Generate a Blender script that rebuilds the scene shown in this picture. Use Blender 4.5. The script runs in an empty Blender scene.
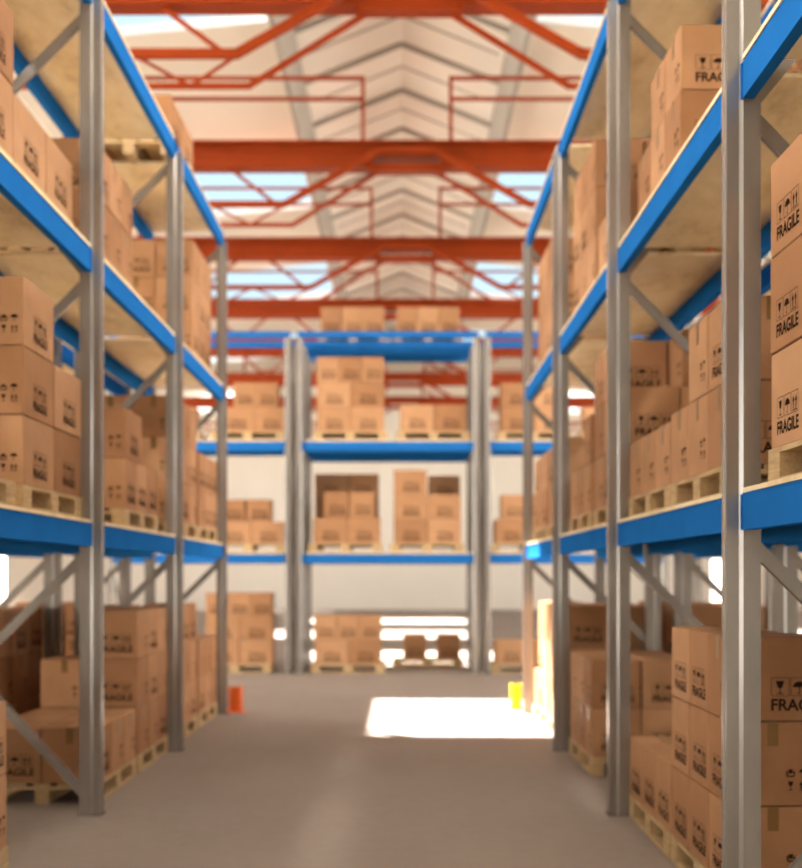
import bpy, bmesh, math, random
from mathutils import Vector, Matrix
random.seed(7)
S = bpy.context.scene
C = S.collection

# ------------------------------------------------------------------ materials
def newmat(name):
    m = bpy.data.materials.new(name); m.use_nodes = True
    nt = m.node_tree; b = nt.nodes['Principled BSDF']
    return m, nt, b
def ramp(nt, fac, stops):
    r = nt.nodes.new('ShaderNodeValToRGB')
    el = r.color_ramp.elements
    while len(el) < len(stops): el.new(0.5)
    for e, (p, c) in zip(el, stops): e.position = p; e.color = (*c, 1)
    nt.links.new(fac, r.inputs[0]); return r.outputs[0]
def noise(nt, scale, detail=4, vec=None, rough=.55):
    n = nt.nodes.new('ShaderNodeTexNoise'); n.inputs['Scale'].default_value = scale
    n.inputs['Detail'].default_value = detail; n.inputs['Roughness'].default_value = rough
    if vec is None:
        t = nt.nodes.new('ShaderNodeTexCoord'); vec = t.outputs['Object']
    nt.links.new(vec, n.inputs['Vector']); return n.outputs['Fac']
def mapped(nt, scale):
    t = nt.nodes.new('ShaderNodeTexCoord'); m = nt.nodes.new('ShaderNodeMapping')
    m.inputs['Scale'].default_value = scale
    nt.links.new(t.outputs['Object'], m.inputs['Vector']); return m.outputs[0]
def bump(nt, b, h, strength, dist=.01):
    n = nt.nodes.new('ShaderNodeBump'); n.inputs['Strength'].default_value = strength
    n.inputs['Distance'].default_value = dist
    nt.links.new(h, n.inputs['Height']); nt.links.new(n.outputs[0], b.inputs['Normal'])
def simple(name, col, rough=.5, metal=0, var=.12, sc=6, bmp=0, spec=.3):
    m, nt, b = newmat(name)
    b.inputs['Specular IOR Level'].default_value = spec
    b.inputs['Roughness'].default_value = rough; b.inputs['Metallic'].default_value = metal
    f = noise(nt, sc)
    c = ramp(nt, f, [(.3, tuple(x*(1-var) for x in col)), (.7, tuple(min(1, x*(1+var)) for x in col))])
    nt.links.new(c, b.inputs['Base Color'])
    if bmp: bump(nt, b, noise(nt, sc*8), bmp)
    return m

def cardboard():
    m, nt, b = newmat('kraft_cardboard')
    b.inputs['Roughness'].default_value = .8; b.inputs['Specular IOR Level'].default_value = .15
    oi = nt.nodes.new('ShaderNodeObjectInfo')
    base = ramp(nt, oi.outputs['Random'], [(0, (.33, .16, .075)), (.5, (.43, .225, .112)), (1, (.50, .275, .145))])
    f = noise(nt, 5)
    mot = ramp(nt, f, [(.3, (.88, .88, .88)), (.7, (1, 1, 1))])
    mx = nt.nodes.new('ShaderNodeMix'); mx.data_type = 'RGBA'; mx.blend_type = 'MULTIPLY'
    mx.inputs[0].default_value = 1
    nt.links.new(base, mx.inputs[6]); nt.links.new(mot, mx.inputs[7])
    nt.links.new(mx.outputs[2], b.inputs['Base Color'])
    bump(nt, b, noise(nt, 3, 2, mapped(nt, (40, 40, 1))), .12, .004)
    return m
def wood(name, c1, c2, sc=(1, 1, 1), s=6, rough=.75):
    m, nt, b = newmat(name); b.inputs['Roughness'].default_value = rough
    f = noise(nt, s, 6, mapped(nt, sc), .65)
    nt.links.new(ramp(nt, f, [(.3, c1), (.7, c2)]), b.inputs['Base Color'])
    bump(nt, b, f, .15, .004)
    return m
def osb():
    m, nt, b = newmat('chipboard'); b.inputs['Roughness'].default_value = .7
    f = noise(nt, 1.7, 8, mapped(nt, (2.2, 1, 1)), .7)
    c = ramp(nt, f, [(.32, (.62, .47, .26)), (.48, (.84, .68, .42)), (.66, (.93, .80, .56))])
    nt.links.new(c, b.inputs['Base Color'])
    return m
def concrete():
    m, nt, b = newmat('concrete_floor')
    f = noise(nt, .35, 8, mapped(nt, (1, .6, 1)), .6); g = noise(nt, 9, 6)
    a = nt.nodes.new('ShaderNodeMath'); a.operation = 'ADD'; a.inputs[1].default_value = 0
    mu = nt.nodes.new('ShaderNodeMath'); mu.operation = 'MULTIPLY_ADD'
    nt.links.new(g, mu.inputs[0]); mu.inputs[1].default_value = .35; nt.links.new(f, mu.inputs[2])
    c = ramp(nt, mu.outputs[0], [(.4, (.20, .160, .134)), (.62, (.245, .198, .167)), (.9, (.29, .238, .20))])
    nt.links.new(c, b.inputs['Base Color'])
    b.inputs['Roughness'].default_value = .7; b.inputs['Specular IOR Level'].default_value = .35
    bump(nt, b, g, .08, .003)
    return m
def metal_post():
    m, nt, b = newmat('galvanised_steel')
    b.inputs['Metallic'].default_value = .6; b.inputs['Roughness'].default_value = .26
    f = noise(nt, 4, 5, mapped(nt, (1, 1, .25)))
    nt.links.new(ramp(nt, f, [(.3, (.25, .228, .207)), (.7, (.36, .335, .31))]), b.inputs['Base Color'])
    return m
CARD = cardboard()
M = dict(
    card=CARD, post=metal_post(), floor=concrete(), osb=osb(),
    blue=simple('blue_enamel', (.016, .135, .42), .4, 0, .06, 3, spec=.0),
    orange=simple('red_oxide_enamel', (.27, .036, .004), .5, 0, .08, 2, spec=.15),
    pallet=wood('pallet_pine', (.36, .235, .11), (.54, .38, .20), (1, 9, 9)),
    ink=simple('black_print', (.03, .016, .010), .95, 0, .1, spec=0),
    tape=simple('brown_packing_tape', (.20, .105, .03), .35, 0, .08),
    roof=simple('cream_roof_panel', (.76, .71, .615), .7, 0, .035, .8),
    ridge=simple('pale_ridge_panel', (.90, .87, .80), .7, 0, .03, .8),
    gutter=simple('grey_gutter_panel', (.34, .315, .28), .6, 0, .06, .8),
    rib=simple('grey_roof_rib', (.36, .335, .305), .6, 0, .05, 1),
    wall=simple('cream_wall_panel', (.80, .765, .69), .75, 0, .03, .5),
    yellow=simple('yellow_guard_paint', (.85, .62, .01), .4, 0, .05),
    guard=simple('orange_guard_paint', (.75, .13, .02), .4, 0, .05),
    white=simple('white_sticker', (.75, .78, .8), .5, 0, .03),
    white_metal=simple('white_frame', (.8, .8, .78), .5, 0, .03),
    ground=simple('outdoor_paving', (.42, .40, .365), .9, 0, .1, .4),
)
def skyglass():
    m = bpy.data.materials.new('skylight_glazing'); m.use_nodes = True
    nt = m.node_tree; nt.nodes.clear()
    o = nt.nodes.new('ShaderNodeOutputMaterial'); t = nt.nodes.new('ShaderNodeBsdfTransparent')
    g = nt.nodes.new('ShaderNodeBsdfGlossy'); g.inputs['Roughness'].default_value = .1
    mx = nt.nodes.new('ShaderNodeMixShader'); mx.inputs[0].default_value = .05
    t.inputs[0].default_value = (.97, .98, .99, 1)
    nt.links.new(t.outputs[0], mx.inputs[1]); nt.links.new(g.outputs[0], mx.inputs[2]); nt.links.new(mx.outputs[0], o.inputs[0])
    return m
M['glass'] = skyglass()

# ------------------------------------------------------------------ mesh helpers
def link_obj(name, me, parent=None, loc=None):
    o = bpy.data.objects.new(name, me); C.objects.link(o)
    if parent: o.parent = parent
    if loc is not None: o.location = loc
    return o
def tag(o, label=None, cat=None, group=None, kind=None):
    if label: o['label'] = label
    if cat: o['category'] = cat
    if group: o['group'] = group
    if kind: o['kind'] = kind
    return o
def empty(name, loc, rz=0):
    o = bpy.data.objects.new(name, None); C.objects.link(o); o.location = loc; o.rotation_euler = (0, 0, rz)
    o.empty_display_size = .1
    return o
class MB:
    def __init__(s): s.bm = bmesh.new()
    def box(s, a, b, mp=None):
        xs = (a[0], b[0]); ys = (a[1], b[1]); zs = (a[2], b[2])
        v = []
        for z in zs:
            for (i, j) in ((0, 0), (1, 0), (1, 1), (0, 1)):
                p = (xs[i], ys[j], z); v.append(s.bm.verts.new(mp(*p) if mp else p))
        for f in ((0, 3, 2, 1), (4, 5, 6, 7), (0, 1, 5, 4), (1, 2, 6, 5), (2, 3, 7, 6), (3, 0, 4, 7)):
            s.bm.faces.new([v[k] for k in f])
        return s
    def prism(s, poly, z0, z1, mp=None):
        lo = [s.bm.verts.new(mp(x, y, z0) if mp else (x, y, z0)) for x, y in poly]
        hi = [s.bm.verts.new(mp(x, y, z1) if mp else (x, y, z1)) for x, y in poly]
        n = len(poly)
        s.bm.faces.new(lo[::-1]); s.bm.faces.new(hi)
        for i in range(n): s.bm.faces.new((lo[i], lo[(i+1) % n], hi[(i+1) % n], hi[i]))
        return s
    def bar(s, p, q, w, h, up=(0, 0, 1)):
        p = Vector(p); q = Vector(q); d = (q-p).normalized(); u = Vector(up)
        a = d.cross(u)
        if a.length < 1e-4: a = d.cross(Vector((1, 0, 0)))
        a.normalize(); c = a.cross(d).normalized()
        v = []
        for e in (p, q):
            for (i, j) in ((-1, -1), (1, -1), (1, 1), (-1, 1)):
                v.append(s.bm.verts.new(e + a*i*w/2 + c*j*h/2))
        for f in ((0, 3, 2, 1), (4, 5, 6, 7), (0, 1, 5, 4), (1, 2, 6, 5), (2, 3, 7, 6), (3, 0, 4, 7)):
            s.bm.faces.new([v[k] for k in f])
        return s
    def quad(s, pts):
        s.bm.faces.new([s.bm.verts.new(p) for p in pts]); return s
    def mesh(s, name, mats, bev=0, fix=True):
        if bev: bmesh.ops.bevel(s.bm, geom=list(s.bm.edges), offset=bev, segments=1, affect='EDGES', profile=.5)
        if fix: bmesh.ops.recalc_face_normals(s.bm, faces=s.bm.faces)
        me = bpy.data.meshes.new(name)
        s.bm.to_mesh(me); s.bm.free()
        for m in (mats if isinstance(mats, (list, tuple)) else [mats]): me.materials.append(m)
        return me
    def build(s, name, mat, parent=None, bev=0, fix=True):
        return link_obj(name, s.mesh(name, mat, bev, fix), parent)

# ------------------------------------------------------------------ setting
f = MB().box((-19.5, -7, -.2), (19.5, 55, 0)).build('floor', M['floor']); tag(f, kind='structure')
g = MB().box((-120, -90, -.4), (120, 150, -.21)).build('ground', M['ground']); tag(g, kind='structure')

# back wall with two loading openings
WY = 55.0
w = MB()
cuts = [(-19.5, -19.4, 0), (-19.4, -18.3, 2.7), (-18.3, 14.3, 0), (14.3, 15.0, 2.3), (15.0, 19.5, 0)]
for x0, x1, zb in cuts: w.box((x0, WY, zb), (x1, WY+.25, 9.1))
w.box((-7, WY, 9.1), (7, WY+.25, 10.35))
w.box((-2.3, WY, 10.35), (2.3, WY+.25, 11.9))
for k in range(-9, 10):   # panel joints of the cladding
    if abs(k*2+17.4) < 1.2 or abs(k*2-14.5) < 1: continue
    w.box((k*2-.02, WY-.02, .4), (k*2+.02, WY, 8.9))
tag(w.build('wall_back', M['wall']), kind='structure')
tag(MB().box((-19.5, -7.25, 0), (19.5, -7, 12)).build('wall_front', M['wall']), kind='structure')
for n, (x0, x1, h) in enumerate(((-19.4, -18.3, 2.7), (14.3, 15.0, 2.3)), 1):
    d = MB()
    d.box((x0-.1, WY-.06, 0), (x0, WY+.02, h)); d.box((x1, WY-.06, 0), (x1+.1, WY+.02, h)); d.box((x0-.1, WY-.06, h), (x1+.1, WY+.02, h+.1))
    tag(d.build('door_%d' % n, M['white_metal']), kind='structure')

for side, nm in ((-1, 'wall_left'), (1, 'wall_right')):
    tag(MB().box((side*19.5, 45, 0), (side*19.75, WY+.25, 9.0)).build(nm, M['wall']), kind='structure')

# roof: outer slopes with skylight openings, raised central ridge
HX, HL, HU, HP = 2.0, 10.6, 11.2, 12.0
def roofz(x): return HL-(abs(x)-HX)*.1
SKY = []
for k in range(4):
    y0 = 15.65+9.2*k
    SKY.append((y0, y0+(3.65 if k == 0 else 4.15), (-4.78, -6.4, -8.0, -8.0, -8.0)[k]))
RY0, RY1 = -7.0, 55.0
def slope(side, name):
    ys = [RY0]+[v for s in SKY for v in s[:2]]+[RY1]
    b = MB()
    def slab(xa, xb, ya, yb):
        mp = lambda x, y, z: (side*x, y, roofz(x)+z)
        b.box((xa, ya, 0), (xb, yb, .12), mp)
    for i in range(len(ys)-1):
        if i % 2 == 0: slab(HX, 19.5, ys[i], ys[i+1])
        else:
            xo = -SKY[i//2][2]
            slab(HX, HX+.12, ys[i], ys[i+1]); slab(xo, 19.5, ys[i], ys[i+1])
    tag(b.build(name, M['roof']), kind='structure')
    for i, s in enumerate(SKY):
        xo = -s[2]; xi = HX+.12
        mp = lambda x, y, z: (side*x, y, roofz(x)+z)
        fr = MB()
        fr.box((xi, s[0], -.03), (xo, s[0]+.06, .12), mp); fr.box((xi, s[1]-.06, -.03), (xo, s[1], .12), mp)
        fr.box((xi, s[0], -.03), (xi+.06, s[1], .12), mp); fr.box((xo-.06, s[0], -.03), (xo, s[1], .12), mp)
        wn = fr.build('window_%d' % (i+1+(0 if side < 0 else 5)), M['white_metal']); tag(wn, kind='structure')
        gl = MB(); gl.quad([mp(xi, s[0], .1), mp(xo, s[0], .1), mp(xo, s[1], .1), mp(xi, s[1], .1)])
        gl.build('pane', M['glass'], wn)
slope(-1, 'ceiling'); slope(1, 'ceiling')
for side in (-1, 1):
    b = MB()
    mp = lambda x, y, z: (side*x, y, z)
    p = [(HX, HU), (0, HP), (0, HP+.12), (HX, HU+.12)]
    lo = [b.bm.verts.new((side*x, RY0, z)) for x, z in p]; hi = [b.bm.verts.new((side*x, RY1, z)) for x, z in p]
    b.bm.faces.new(lo); b.bm.faces.new(hi)
    for i in range(4): b.bm.faces.new((lo[i], lo[(i+1) % 4], hi[(i+1) % 4], hi[i]))
    tag(b.build('ceiling', M['ridge']), kind='structure')
    b = MB().box((side*HX, RY0, HL-.25), (side*(HX+.1), RY1, HU+.1)); tag(b.build('trim', M['gutter']), kind='structure')
    b = MB()                                     # sloping gutter board under the ridge opening
    q = [(HX, HL-.05), (HX-.12, HU-.05), (HX-.08, HU-.05), (HX+.04, HL-.05)]
    b.prism([(x*side, z) for x, z in q], RY0, RY1, lambda x, z, y: (x, y, z))
    tag(b.build('trim', M['gutter']), kind='structure')
n = 0
y = 23.2-2.2*8
while y < 54:
    b = MB(); e = .05
    for side in (-1, 1): b.bar((0, y, HP-.05), (side*(HX-.06), y, HP-.05-(HX-.06)*.4), e, .09)
    n += 1; tag(b.build('trim_%d' % n, M['rib']), kind='structure')
    y += 2.2
# fine seams of roof sheets inside the ridge
b = MB(); y = 22.1-2.2*8
while y < 54:
    for side in (-1, 1): b.bar((0, y, HP-.01), (side*(HX-.2), y, HP-.01-(HX-.2)*.4), .03, .03)
    y += 2.2
tag(b.build('trim_%d' % (n+1), M['gutter']), kind='structure')

# ------------------------------------------------------------------ roof trusses
ORD = ['nearest', 'second nearest', 'third nearest', 'fourth nearest', 'fifth nearest', 'second farthest', 'farthest']
ZC = 1.6
def truss(i, y):
    root = empty('roof_truss', (0, y, 0))
    tag(root, 'red-orange steel roof truss across the hall, %s of the seven overhead' % ORD[i], 'roof truss', 'red-orange roof trusses')
    cx = .08
    b = MB()          # main beam: box girder with a lower flange that stops for the middle notch
    b.box((-18.6, 0, ZC+6.83), (18.6, .10, ZC+7.07)); b.box((-18.6, -.12, ZC+7.03), (18.6, .22, ZC+7.07))
    b.box((-18.6, -.12, ZC+6.80), (18.6, .22, ZC+6.85))
    b.box((-18.6, -.10, ZC+6.63), (cx-.55, .20, ZC+6.80)); b.box((cx+.55, -.10, ZC+6.63), (18.6, .20, ZC+6.80)); b.box((cx-.62, -.06, ZC+6.58), (cx+.62, .16, ZC+6.71))
    b.build('main_beam', M['orange'], root)
    for name, kn, zk, xm, zm, yo, t in (('upper_chord', 1.98, 5.99, .44, 6.86, -.22, .095), ('lower_chord', 1.88, 5.75, .47, 6.62, .1, .06)):
        b = MB()
        for s in (-1, 1):
            b.bar((cx+s*18.5, yo, ZC+zk), (cx+s*(kn-.02), yo, ZC+zk), t, t)
            b.bar((cx+s*kn, yo, ZC+zk), (cx+s*xm, yo, ZC+zm), t, t)
        b.bar((cx-xm-.02, yo, ZC+zm), (cx+xm+.02, yo, ZC+zm), t, t)
        b.build(name, M['orange'], root)
    for s in (-1, 1):     # lattice between the chords
        b = MB()
        x = 1.95; up = True
        while x < 9:
            x2 = x+.62
            za, zb = (5.99, 5.75) if up else (5.75, 5.99)
            b.bar((cx+s*x, -.22 if up else .1, ZC+za), (cx+s*x2, .1 if up else -.22, ZC+zb), .032, .032)
            x = x2; up = not up
        b.build('lattice', M['orange'], root)
    for s in (-1, 1):
        for xa, xb in ((2.9, 2.1), (3.5, 4.2), (4.9, 4.2)):
            MB().bar((cx+s*xa, .05, ZC+6.66), (cx+s*xb, -.18, ZC+5.99), .06, .06).build('diagonal_brace', M['orange'], root)
        b = MB()      # rails above the beam
        b.bar((cx+s*.72, .05, ZC+8.14), (cx+s*5.6, .05, ZC+8.14), .055, .055)
        b.bar((cx+s*.72, .05, ZC+7.80), (cx+s*5.6, .05, ZC+7.80), .055, .055)
        for x in (.72, 5.6): b.bar((cx+s*x, .05, ZC+7.05), (cx+s*x, .05, ZC+8.17), .06, .06, (0, 1, 0))
        b.build('guard_rail', M['orange'], root)
        MB().box((s*18.6-.15, -.1, 0), (s*18.6+.15, .2, ZC+7.1)).build('column', M['orange'], root)
for i in range(7): truss(i, 13.9+5.55*i)

# ------------------------------------------------------------------ racks
LV = [1.965, 3.785, 5.565]      # top of the decks
BT = .02; BH = .155
PROF = [(0, -.04), (0, -.014), (.008, -.010), (.008, .010), (0, .014), (0, .04), (.052, .04), (.066, .058), (.14, .058), (.14, -.058), (.066, -.058), (.052, -.04)]
def build_rack(label, org, mp, frames, depth, decks=None, bays=None, height=5.44, levels=(0, 1, 2), top_deck=True):
    """mp(u, v, z) -> world: u away from the aisle, v along the row"""
    root = empty('pallet_rack', org)
    tag(root, label, 'pallet rack', 'blue and grey pallet racks')
    O = Vector(org)
    P = lambda u, v, z: Vector(mp(u, v, z))-O
    for v in frames:
        for (u0, sgn) in ((0, 1), (depth, -1)):
            q = .78 if (v == frames[-1] and len(frames) > 2) else 1
            b = MB(); b.prism([(u0+sgn*(a*q+(.02 if q < 1 else 0)), v+c) for a, c in PROF], .012, height, P)
            po = b.build('upright_post', M['post'], root)
            MB().box((u0-.008 if sgn > 0 else u0-.15, v-.065, 0), (u0+.15 if sgn > 0 else u0+.008, v+.065, .012), P).build('foot_plate', M['post'], po)
        zz = [.10, .97, 1.76, 2.75, 3.58, 4.55, 5.36]
        for k in range(len(zz)-1):
            ua, ub = (.09, depth-.09) if k % 2 == 0 else (depth-.09, .09)
            a = P(ua, v, zz[k]); c = P(ub, v, zz[k+1])
            MB().bar(a, c, .035, .06).build('diagonal_brace', M['post'], root)
    if bays is None: bays = [(frames[i], frames[i+1]) for i in range(len(frames)-1)]
    for bi, (va, vb) in enumerate(bays):
        for li in levels:
            z1 = LV[li]-BT; z0 = z1-(BH if top_deck or li < 2 else .11)
            for (ua, ub) in ((.062, .112), (depth-.112, depth-.062)):
                b = MB(); b.box((ua, va+.05, z0), (ub, vb-.05, z1), P)
                if li == 2: b.box((ua, va-.03, z0), (ub, va+.05, z1), P); b.box((ua, vb-.05, z0), (ub, vb+.03, z1), P)
                b.box((ua-.006, va+.042, z0), (ub, va+.062, z1-.005), P); b.box((ua-.006, vb-.062, z0), (ub, vb-.042, z1-.005), P)
                b.build('shelf_beam', M['blue'], root)
            d0, d1 = va+.10, vb-.085
            if decks and (bi, li) in decks: d0, d1 = decks[(bi, li)]
            if li < 2 or top_deck: MB().box((.055, d0, z1), (depth-.055, d1, LV[li]), P).build('deck_board', M['osb'], root)
            k = va+.75
            b = MB()
            while k < vb-.5:
                b.box((.112, k, z1-.03), (depth-.112, k+.03, z1-.001), P); k += .95
            #b.build('deck_support', M['post'], root)
            b.bm.free()
    return root
FY = [2.21, 5.08, 7.95, 10.85, 13.72]
RX, LX, D = 1.375, -2.0, .98
mR = lambda u, v, z: (RX+u, v, z)
mL = lambda u, v, z: (LX-u, v, z)
mRB = lambda u, v, z: (RX+D+.13+u, v, z)
mLB = lambda u, v, z: (LX-D-.13-u, v, z)
FARY = 19.2
mF = lambda u, v, z: (v, FARY+u, z)
mFB = lambda u, v, z: (v, FARY+D+.13+u, z)
build_rack('grey post pallet rack with blue beams along the right of the aisle', (RX, FY[0], 0), mR, FY, D)
build_rack('grey post pallet rack with blue beams along the left of the aisle', (LX, FY[0], 0), mL, FY, D, {(3, 2): (11.42, 13.66)})
build_rack('pallet rack standing back to back behind the right aisle rack', (RX+D+.13, FY[0], 0), mRB, FY, D)
build_rack('pallet rack standing back to back behind the left aisle rack', (LX-D-.13, FY[0], 0), mLB, FY, D)
CB = (-1.67, 1.21)
build_rack('middle bay of pallet racking facing the camera across the aisle end', (CB[0], FARY, 0), mF, list(CB), D, top_deck=False)
build_rack('left bay of pallet racking across the aisle end, partly behind left rack', (CB[0]-.17-2.88, FARY, 0), mF, [CB[0]-.17-2.88, CB[0]-.17], D, top_deck=False)
build_rack('right bay of pallet racking across the aisle end, partly behind right rack', (CB[1]+.17, FARY, 0), mF, [CB[1]+.17, CB[1]+.17+2.88], D, top_deck=False)

# ------------------------------------------------------------------ cartons and pallets
def text_mesh(body, size, offset):
    cu = bpy.data.curves.new('lettering', 'FONT'); cu.body = body; cu.size = size; cu.offset = offset
    cu.align_x = 'CENTER'; cu.align_y = 'BOTTOM'
    o = bpy.data.objects.new('lettering', cu); C.objects.link(o)
    bpy.context.view_layer.update()
    me = bpy.data.meshes.new_from_object(o.evaluated_get(bpy.context.evaluated_depsgraph_get()))
    pts = [tuple(v.co) for v in me.vertices]; fs = [tuple(p.vertices) for p in me.polygons]
    bpy.data.objects.remove(o); bpy.data.curves.remove(cu); bpy.data.meshes.remove(me)
    return pts, fs
FRAG = text_mesh('FRAGILE', 1.0, .03)
fx0 = min(p[0] for p in FRAG[0]); fx1 = max(p[0] for p in FRAG[0]); fy0 = min(p[1] for p in FRAG[0]); fy1 = max(p[1] for p in FRAG[0])
def rect(x0, y0, x1, y1): return [(x0, y0), (x1, y0), (x1, y1), (x0, y1)]
def icons(kind):
    """polygons in a unit cell"""
    out = []
    if kind == 'umbrella':
        out.append([(.5+.38*math.cos(a), .5+.34*math.sin(a)) for a in [math.pi*k/8 for k in range(9)]])
        out.append(rect(.47, .14, .53, .5)); out.append(rect(.36, .12, .53, .18))
    elif kind == 'glass':
        out.append([(.26, .86), (.36, .5), (.5, .42), (.64, .5), (.74, .86)]); out.append(rect(.47, .18, .53, .43)); out.append(rect(.32, .12, .68, .18))
    elif kind == 'arrows':
        for cx in (.3, .7):
            out.append([(cx-.16, .55), (cx+.16, .55), (cx, .86)]); out.append(rect(cx-.06, .2, cx+.06, .55))
        out.append(rect(.12, .1, .88, .15))
    elif kind == 'hands':
        out.append(rect(.32, .42, .68, .78)); out.append([(.14, .2), (.24, .2), (.28, .6), (.14, .66)]); out.append([(.86, .2), (.76, .2), (.72, .6), (.86, .66)]); out.append(rect(.2, .12, .8, .24))
    return out
def frame(x0, y0, x1, y1, t):
    return [rect(x0, y0, x1, y0+t), rect(x0, y1-t, x1, y1), rect(x0, y0+t, x0+t, y1-t), rect(x1-t, y0+t, x1, y1-t)]
def big_mark(w, h):
    """three framed symbols above FRAGILE"""
    W = min(.27, w*.68); c = W/3; polys = []; ox = -W/2+.02; oy = -h*.20
    for i, k in enumerate(('glass', 'umbrella', 'arrows')):
        polys += [[(ox+i*c+p[0]*c*.9, oy+p[1]*c*.9) for p in q] for q in icons(k)]
        polys += frame(ox+i*c, oy, ox+i*c+c*.93, oy+c*.95, .0025)
    s = W/(fx1-fx0); yh = (fy1-fy0)*s
    tx = [(ox+(p[0]-fx0)*s, oy-yh-.012+(p[1]-fy0)*s) for p in FRAG[0]]
    return polys, (tx, FRAG[1])
def small_mark(w, h):
    c = .055; ox = .055; oy = -h*.33; polys = []
    for i, k in enumerate(('glass', 'arrows', 'hands', 'umbrella')):
        x = ox+(i % 2)*c*1.08; y = oy+(i//2)*c*1.1
        polys += [[(x+p[0]*c, y+p[1]*c) for p in q] for q in icons(k)]
    return polys, None
MESHES = {}
def carton_meshes(l, w, h):
    key = (l, w, h)
    if key in MESHES: return MESHES[key]
    b = MB().box((-l/2, -w/2, 0), (l/2, w/2, h)); bmesh.ops.bevel(b.bm, geom=list(b.bm.edges), offset=.004, segments=1, affect='EDGES', profile=.5); bmesh.ops.recalc_face_normals(b.bm, faces=b.bm.faces); bm = b.bm
    # tape: along the top seam and a short way down both ends
    b = MB(); t = .0012; tw = .026
    b.box((-l/2-t, -tw, h-.001), (l/2+t, tw, h+t))
    for s in (-1, 1):
        x0, x1 = sorted((s*(l/2-.001), s*(l/2+t)))
        b.box((x0, -tw, h-.11), (x1, tw, h-.001))
    tape = b.mesh('packing_tape', M['tape'])
    e = .0016
    def add(polys, txt, fn):
        for q in polys: bm.faces.new([bm.verts.new(fn(*p)) for p in q]).material_index = 1
        if txt:
            vs = [bm.verts.new(fn(*p)) for p in txt[0]]
            for fc in txt[1]:
                try: bm.faces.new([vs[i] for i in fc]).material_index = 1
                except ValueError: pass
    P, T = big_mark(l, h)
    add(P, T, lambda x, y: (x, -w/2-e, h/2+y)); add(P, T, lambda x, y: (-x, w/2+e, h/2+y))
    P, T = small_mark(w, h)
    add(P, T, lambda x, y: (l/2+e, x, h/2+y)); add(P, T, lambda x, y: (-l/2-e, -x, h/2+y))
    bm.faces.ensure_lookup_table()
    body = bpy.data.meshes.new('carton'); bm.to_mesh(body); bm.free(); body.materials.append(M['card']); body.materials.append(M['ink'])
    MESHES[key] = (body, tape); return MESHES[key]
NB = 0
SKIP = set([16, 17, 57, 79, 80, 81, 100, 106, 108, 116, 127, 151, 152, 153, 154, 155, 156, 157, 160, 162, 163, 164, 184, 218, 229, 243, 263, 270, 278, 311, 321, 335, 342, 356, 357, 369, 371, 380, 381, 382, 395, 397, 399])   # cartons hidden deep inside the stacks, of which the photograph shows nothing
def carton(x, y, z, l, w, h, rz, label, group):
    global NB
    NB += 1
    if NB in SKIP: return None
    body, tape = carton_meshes(round(l, 3), round(w, 3), round(h, 3))
    o = link_obj('cardboard_box', body, None, (x, y, z)); o.rotation_euler = (0, 0, rz)
    tag(o, label, 'box', group)
    link_obj('packing_tape', tape, o)
    return o
# pallet meshes (long side along local x, 1.2 x 0.8 x 0.144)
def pallet_meshes():
    b = MB()
    for k in range(5):
        yy = -.4+k*(.8-.12)/4; b.box((-.6, yy, .122), (.6, yy+.12, .144))
    for x in (-.6, -.0725, .455): b.box((x, -.4, .1), (x+.145, .4, .122))
    top = b.mesh('top_deck', M['pallet'])
    rs = []
    b = MB(); b.box((-.6, -.05, 0), (.6, .05, .022))
    for x in (-.6, -.0725, .455): b.box((x, -.05, .022), (x+.145, .05, .1))
    return top, b.mesh('runner', M['pallet'])
PTOP, PRUN = pallet_meshes()
def pallet(x, y, z, rz, label):
    r = empty('wooden_pallet', (x, y, z), rz)
    tag(r, label, 'pallet', 'wooden pallets')
    link_obj('top_deck', PTOP, r)
    for yy in (-.35, 0, .35): link_obj('runner', PRUN, r, (0, yy, 0))
    return r

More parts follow.
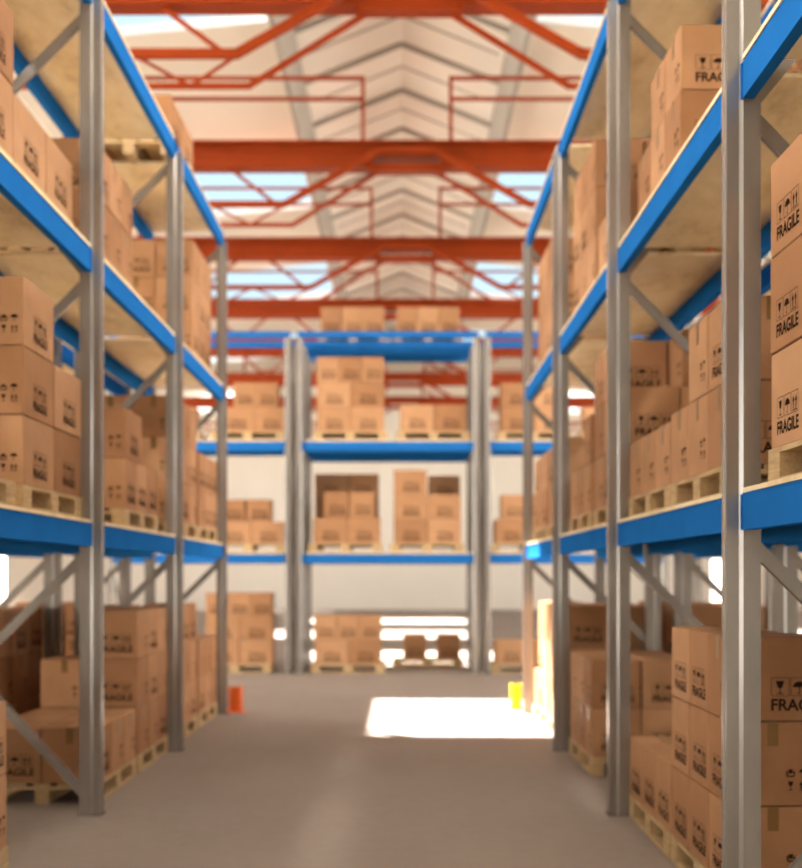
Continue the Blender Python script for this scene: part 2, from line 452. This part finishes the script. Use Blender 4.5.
LEVN = ['floor level', 'lowest shelf', 'middle shelf', 'top shelf']
LEVZ = [0]+LV
BAYN = ['first bay', 'second bay', 'third bay', 'fourth bay']
ROWN = {1: ['single'], 2: ['bottom', 'top'], 3: ['bottom', 'middle', 'top'], 4: ['bottom', 'second', 'third', 'top']}
BH_ = .385; PIT = .39
PAT = {'A': (3, .4), 'L': (2, .6)}
def stack(rack, level, bay, pos, v0, rows, sizes=None, wide_top=False, h=.39, clear=.0):
    """aisle racks. rows: list of (pattern, aisle mask, back mask)"""
    rn = {'R': 'right rack', 'L': 'left rack', 'RB': 'rear right rack', 'LB': 'rear left rack'}[rack]
    x0, sg = {'R': (1.505 if level < 2 else 1.54, 1), 'L': (-2.118 if level < 2 else -2.175, -1), 'RB': (RX+D+.13+.13, 1), 'LB': (LX-D-.13-.13, -1)}[rack]
    z = LEVZ[level]+.002
    cx = x0+sg*.4; cy = v0+.6
    where = '%s, %s, %s' % (LEVN[level], BAYN[bay-1], rn)
    bare = '' if rows else 'empty '
    pallet(cx, cy, z, math.pi/2+random.uniform(-.008, .008), '%slight wooden pallet, %s position, %s' % (bare, pos, where))
    z += .1455
    nr = len(rows)
    grp = 'cardboard boxes on the pallet racks'
    for ri, (pt, am, bmk) in enumerate(rows):
        n, p = PAT[pt]
        for layer, mask in ((0, am), (1, bmk)):
            for ci in range(n):
                if ci >= len(mask) or mask[ci] != '1': continue
                yy = v0+p*(ci+.5)+random.uniform(-.003, .003)
                xx = x0+sg*(.4*(layer+.5))+random.uniform(-.003, .003)
                col = ('near' if ci == 0 else 'far' if ci == n-1 else 'central')+(' aisle-side column' if layer == 0 else ' back column')
                lab = '%s row cardboard box, %s, %s pallet, %s' % (ROWN[max(nr, 1)][ri], col, pos, where)
                if p > .5: l, wd, rz = .588, .388, math.pi/2
                else:
                    l, wd = .388, .388
                    rz = random.choice((0, 0, math.pi/2)) if rack in 'RB' else random.choice((0, math.pi/2))
                if rack == 'R' and level == 0 and bay == 2: rz = math.pi/2
                if rack == 'R' and level == 1 and bay == 1: rz = math.pi/2
                if rack == 'R' and level == 0 and bay == 3: rz = 0
                l_, xx_ = l, xx
                if wide_top and ri == nr-1 and ci == 0:
                    if layer == 1: continue
                    l_, rz, xx_ = .62, 0, x0+sg*.31
                if rz == 0 and random.random() < .5: rz = math.pi
                if rack == 'R' and wide_top and ri == nr-1 and ci == 0: rz = 0
                carton(xx_, yy, z+ri*h, l_, wd, h-.005, rz+random.uniform(-.008, .008), lab, grp)
F3 = lambda a='111', b='100': [('A', a, b)]*3
F2 = lambda a='111', b='100': [('A', a, b)]*2
FL = [('L', '11', '10')]
# right, floor
stack('R', 0, 2, 'near', 5.47, F3(), wide_top=True)
stack('R', 0, 2, 'far', 6.69, [('A', '111', '111')])
stack('R', 0, 3, 'far', 9.48, [('A', '111', '111')]*2)
stack('R', 0, 4, 'near', 11.02, F3('111', '111'))
stack('R', 0, 4, 'far', 12.36, [('A', '111', '100'), ('A', '110', '100'), ('A', '110', '100')])
# right, shelves
stack('R', 1, 1, 'far', 3.68, F3())
stack('R', 1, 2, 'near', 5.48, [('A', '111', '100'), ('A', '110', '000')])
stack('R', 1, 2, 'far', 6.69, [('A', '111', '111')], h=.355)
stack('R', 1, 3, 'near', 8.12, [('A', '111', '100'), ('A', '111', '110'), ('A', '011', '110')])
stack('R', 1, 3, 'far', 9.5, [('A', '111', '100'), ('A', '100', '100')])
stack('R', 1, 4, 'near', 11.05, F2())
stack('R', 1, 4, 'far', 12.36, F2())
stack('R', 2, 2, 'far', 6.6, [('A', '111', '100'), ('A', '110', '100')], h=.365)
stack('R', 2, 3, 'near', 8.15, [('A', '111', '100')])
stack('R', 2, 3, 'far', 9.52, F3())
stack('R', 2, 4, 'far', 12.3, F3())
# right, rear rack
stack('RB', 1, 3, 'near', 8.12, F3('100', '100'))
stack('RB', 0, 3, 'near', 8.2, F2('111', '100'))
stack('RB', 0, 4, 'near', 11.05, F3('111', '100'))
stack('RB', 0, 4, 'far', 12.4, F3('110', '100'))
# left, floor
stack('L', 0, 2, 'near', 5.2, [('A', '011', '001')]*2)
stack('L', 0, 3, 'near', 8.3, [('A', '111', '111')])
stack('L', 0, 3, 'far', 9.58, [('A', '111', '100'), ('A', '111', '100'), ('A', '111', '000')])
stack('L', 0, 4, 'near', 11.1, F3())
stack('L', 0, 4, 'far', 12.42, F2('111', '100'))
# left, shelves
stack('L', 1, 2, 'near', 5.32, [])
stack('L', 1, 2, 'far', 6.67, [('L', '11', '10'), ('L', '11', '10'), ('L', '10', '10')])
stack('L', 1, 3, 'far', 9.12, [('A', '111', '100'), ('L', '10', '10')])
stack('L', 1, 4, 'near', 11.1, F3())
stack('L', 1, 4, 'far', 12.42, F2('111', '100'))
stack('L', 2, 2, 'near', 5.48, [('L', '11', '00'), ('L', '11', '00')], h=.41)
stack('L', 2, 2, 'far', 6.69, [('L', '11', '10')])
stack('L', 2, 3, 'near', 8.45, F2())
stack('L', 2, 4, 'far', 12.4, F3())
stack('L', 3, 4, 'near', 11.2, FL, h=.42)
# left, rear rack
stack('LB', 0, 3, 'far', 9.55, F3('111', '100'))
stack('LB', 0, 4, 'near', 11.1, F3('100', '100'))
stack('LB', 0, 4, 'far', 12.4, F3('100', '100'))
stack('LB', 0, 2, 'far', 6.7, F2('100', '100'))

FP = {'M': (2, .55, .54), 'N': (3, .365, .355), 'Q': (2, .42, .39), 'W': (2, .58, .40)}
def fstack(level, bay, pos, vx, rows, back=0, h=.4):
    """racks across the aisle end: pallet long side to the camera. rows: (pattern, mask, x offset)"""
    uy = FARY+.14+back*(D+.13)
    bn = {'left': 'left', 'middle': 'middle', 'right': 'right'}[bay]
    where = '%s, %s bay, %s' % (LEVN[level], bn, 'aisle-end rack' if not back else 'rear aisle-end rack')
    z = LEVZ[level]+.002
    pallet(vx+.55, uy+.4, z, random.uniform(-.01, .01), 'wooden pallet, %s position, %s' % (pos, where))
    z += .1455
    for ri, (pt, mask, off) in enumerate(rows):
        n, p, l = FP[pt]
        for ci in range(n):
            if mask[ci] != '1': continue
            col = {2: ['left', 'right'], 3: ['left', 'centre', 'right']}[n][ci]
            lab = '%s row cardboard box, %s column, %s pallet, %s' % (ROWN[len(rows)][ri], col, pos, where)
            carton(vx+off+p*(ci+.5), uy+.2, z+ri*h, l, .388, h-.005, random.uniform(-.012, .012), lab, 'boxes on the aisle-end racks')
fstack(2, 'middle', 'left', -1.39, [('M', '11', 0), ('M', '11', 0), ('N', '111', 0)], h=.405)
fstack(2, 'middle', 'right', -.04, [('M', '11', 0)], h=.44)
fstack(2, 'left', 'right', -3.06, [('M', '11', .1), ('N', '011', -.05)])
fstack(2, 'left', 'left', -4.45, [('M', '11', 0)])
fstack(2, 'right', 'left', 1.6, [('M', '11', 0), ('M', '11', 0)], h=.4)
fstack(2, 'right', 'right', 2.95, [('M', '11', 0)])
fstack(1, 'middle', 'left', -1.48, [('M', '11', .03), ('Q', '11', .2)], h=.42)
fstack(1, 'middle', 'right', -.14, [('M', '11', 0), ('M', '11', 0), ('M', '10', 0)], h=.40)
fstack(1, 'left', 'right', -3.06, [('M', '11', .05), ('Q', '11', .1)], h=.36)
fstack(1, 'left', 'left', -4.45, F2() and [('M', '11', 0)])
fstack(1, 'right', 'left', 1.5, [('M', '11', 0), ('Q', '11', .1)], h=.40)
fstack(0, 'left', 'right', -3.28, [('M', '11', .08), ('M', '11', .08), ('N', '111', .08)], h=.39)
fstack(0, 'left', 'left', -4.6, [('M', '11', 0), ('M', '11', 0)])
fstack(0, 'middle', 'left', -1.43, [('M', '11', 0), ('N', '111', 0)])
fstack(0, 'right', 'left', 1.5, [('M', '11', 0)])
fstack(0, 'right', 'right', 2.85, [('M', '11', 0), ('M', '10', 0)])
fstack(3, 'middle', 'left', -1.40, [('N', '111', 0)], h=.50, back=1)
fstack(3, 'middle', 'right', -.10, [('N', '111', 0)], h=.50, back=1)
# second depth behind the aisle-end racks
build_rack('dark rear rack standing back to back behind the aisle-end middle bay', (CB[0], FARY+D+.13, 0), mFB, list(CB), D)
fstack(1, 'middle', 'left', -1.5, [('M', '11', 0)]*3, back=1, h=.41)
fstack(1, 'middle', 'right', -.1, [('M', '11', 0)]*3, back=1, h=.40)
fstack(0, 'middle', 'right', -.10, [('W', '11', .03)], back=1, h=.43)

# ------------------------------------------------------------------ post guards
def guard(x, y, h, w, mat, label, rz=0):
    b = MB(); t = .012
    b.prism([(-w/2, -.07), (-w/2+.03, -.09), (w/2-.03, -.09), (w/2, -.07), (w/2, .07), (w/2-t, .07), (w/2-t, -.065), (w/2-.035, -.078), (-w/2+.035, -.078), (-w/2+t, -.065), (-w/2+t, .07), (-w/2, .07)], .01, h)
    r = b.build('post_guard', mat); r.location = (x, y, 0); r.rotation_euler = (0, 0, rz)
    MB().box((-w/2-.04, -.13, 0), (w/2+.04, .08, .01)).build('base_plate', mat, r)
    tag(r, label, 'post guard', 'rack post guards')
guard(1.36, 14.2, .30, .12, M['yellow'], 'yellow steel guard on the floor beside the sunlit end post of right rack')
guard(-1.95, 13.95, .30, .15, M['guard'], 'orange steel guard on the floor at the far end of left rack')

# ------------------------------------------------------------------ light
SUN = Vector((.42, -.375, -1)).normalized()
sd = bpy.data.lights.new('sun', 'SUN'); sd.energy = 75; sd.angle = math.radians(.6); sd.color = (1, .95, .87)
so = bpy.data.objects.new('sun', sd); C.objects.link(so); so.location = (-10, 20, 30)
so.rotation_euler = SUN.to_track_quat('-Z', 'Y').to_euler()

wd = bpy.data.worlds.new('sky'); S.world = wd; wd.use_nodes = True
nt = wd.node_tree; nt.nodes.clear()
out = nt.nodes.new('ShaderNodeOutputWorld'); bg = nt.nodes.new('ShaderNodeBackground')
tc = nt.nodes.new('ShaderNodeTexCoord'); sp = nt.nodes.new('ShaderNodeSeparateXYZ')
nt.links.new(tc.outputs['Generated'], sp.inputs[0])
grad = ramp(nt, sp.outputs['Z'], [(0, (12, 11.6, 10.8)), (.12, (8, 7.8, 7.4)), (.19, (1.08, 1.5, 1.7))])
cl = noise(nt, 3.0, 5, tc.outputs['Generated'])
clf = ramp(nt, cl, [(.58, (0, 0, 0)), (.72, (1, 1, 1))])
mx = nt.nodes.new('ShaderNodeMix'); mx.data_type = 'RGBA'
nt.links.new(clf, mx.inputs[0]); nt.links.new(grad, mx.inputs[6]); mx.inputs[7].default_value = (1.7, 1.8, 1.85, 1)
nt.links.new(mx.outputs[2], bg.inputs[0]); bg.inputs[1].default_value = .8
nt.links.new(bg.outputs[0], out.inputs[0])

# added fill lights without fixtures, out of view over the near aisle
for y in (-3.5, 0, 3.5, 7, 10.5):
    for x in (-1.3, 1.3):
        ld = bpy.data.lights.new('fill_light', 'AREA'); ld.shape = 'DISK'; ld.size = .6; ld.energy = 46; ld.color = (1, .94, .86)
        lo = bpy.data.objects.new('fill_light', ld); C.objects.link(lo); lo.location = (x, y, 7.4)

for y in (1, 6, 11, 16):          # more added fills at both sides; floor bounce brightens the deck undersides
    for x in (-6.5, 6.2):
        ld = bpy.data.lights.new('fill_light', 'AREA'); ld.shape = 'DISK'; ld.size = .6; ld.energy = 460; ld.color = (1, .94, .86)
        lo = bpy.data.objects.new('fill_light', ld); C.objects.link(lo); lo.location = (x, y, 8.6)

# ------------------------------------------------------------------ camera
cd = bpy.data.cameras.new('camera'); cam = bpy.data.objects.new('camera', cd); C.objects.link(cam)
cam.location = (0, 0, 1.6); cam.rotation_euler = (math.pi/2, 0, 0)
cd.sensor_fit = 'HORIZONTAL'; cd.sensor_width = 36; cd.lens = 1190/802*36
cd.shift_y = 141/802; cd.shift_x = -1/802
cd.dof.use_dof = True; cd.dof.focus_distance = 3.9; cd.dof.aperture_fstop = 2.0
cd.clip_end = 500
S.camera = cam
S.view_settings.view_transform = 'Standard'; S.view_settings.look = 'None'
S.view_settings.exposure = -0.15; S.view_settings.gamma = 1; S.view_settings.use_curve_mapping = False
S.cycles.max_bounces = 10; S.cycles.diffuse_bounces = 6; S.cycles.glossy_bounces = 4; S.cycles.transparent_max_bounces = 12
S.cycles.sample_clamp_indirect = 6; S.cycles.caustics_reflective = False; S.cycles.caustics_refractive = False
S.cycles.use_denoising = True
print('BOXES', NB, 'OBJECTS', len(bpy.data.objects))
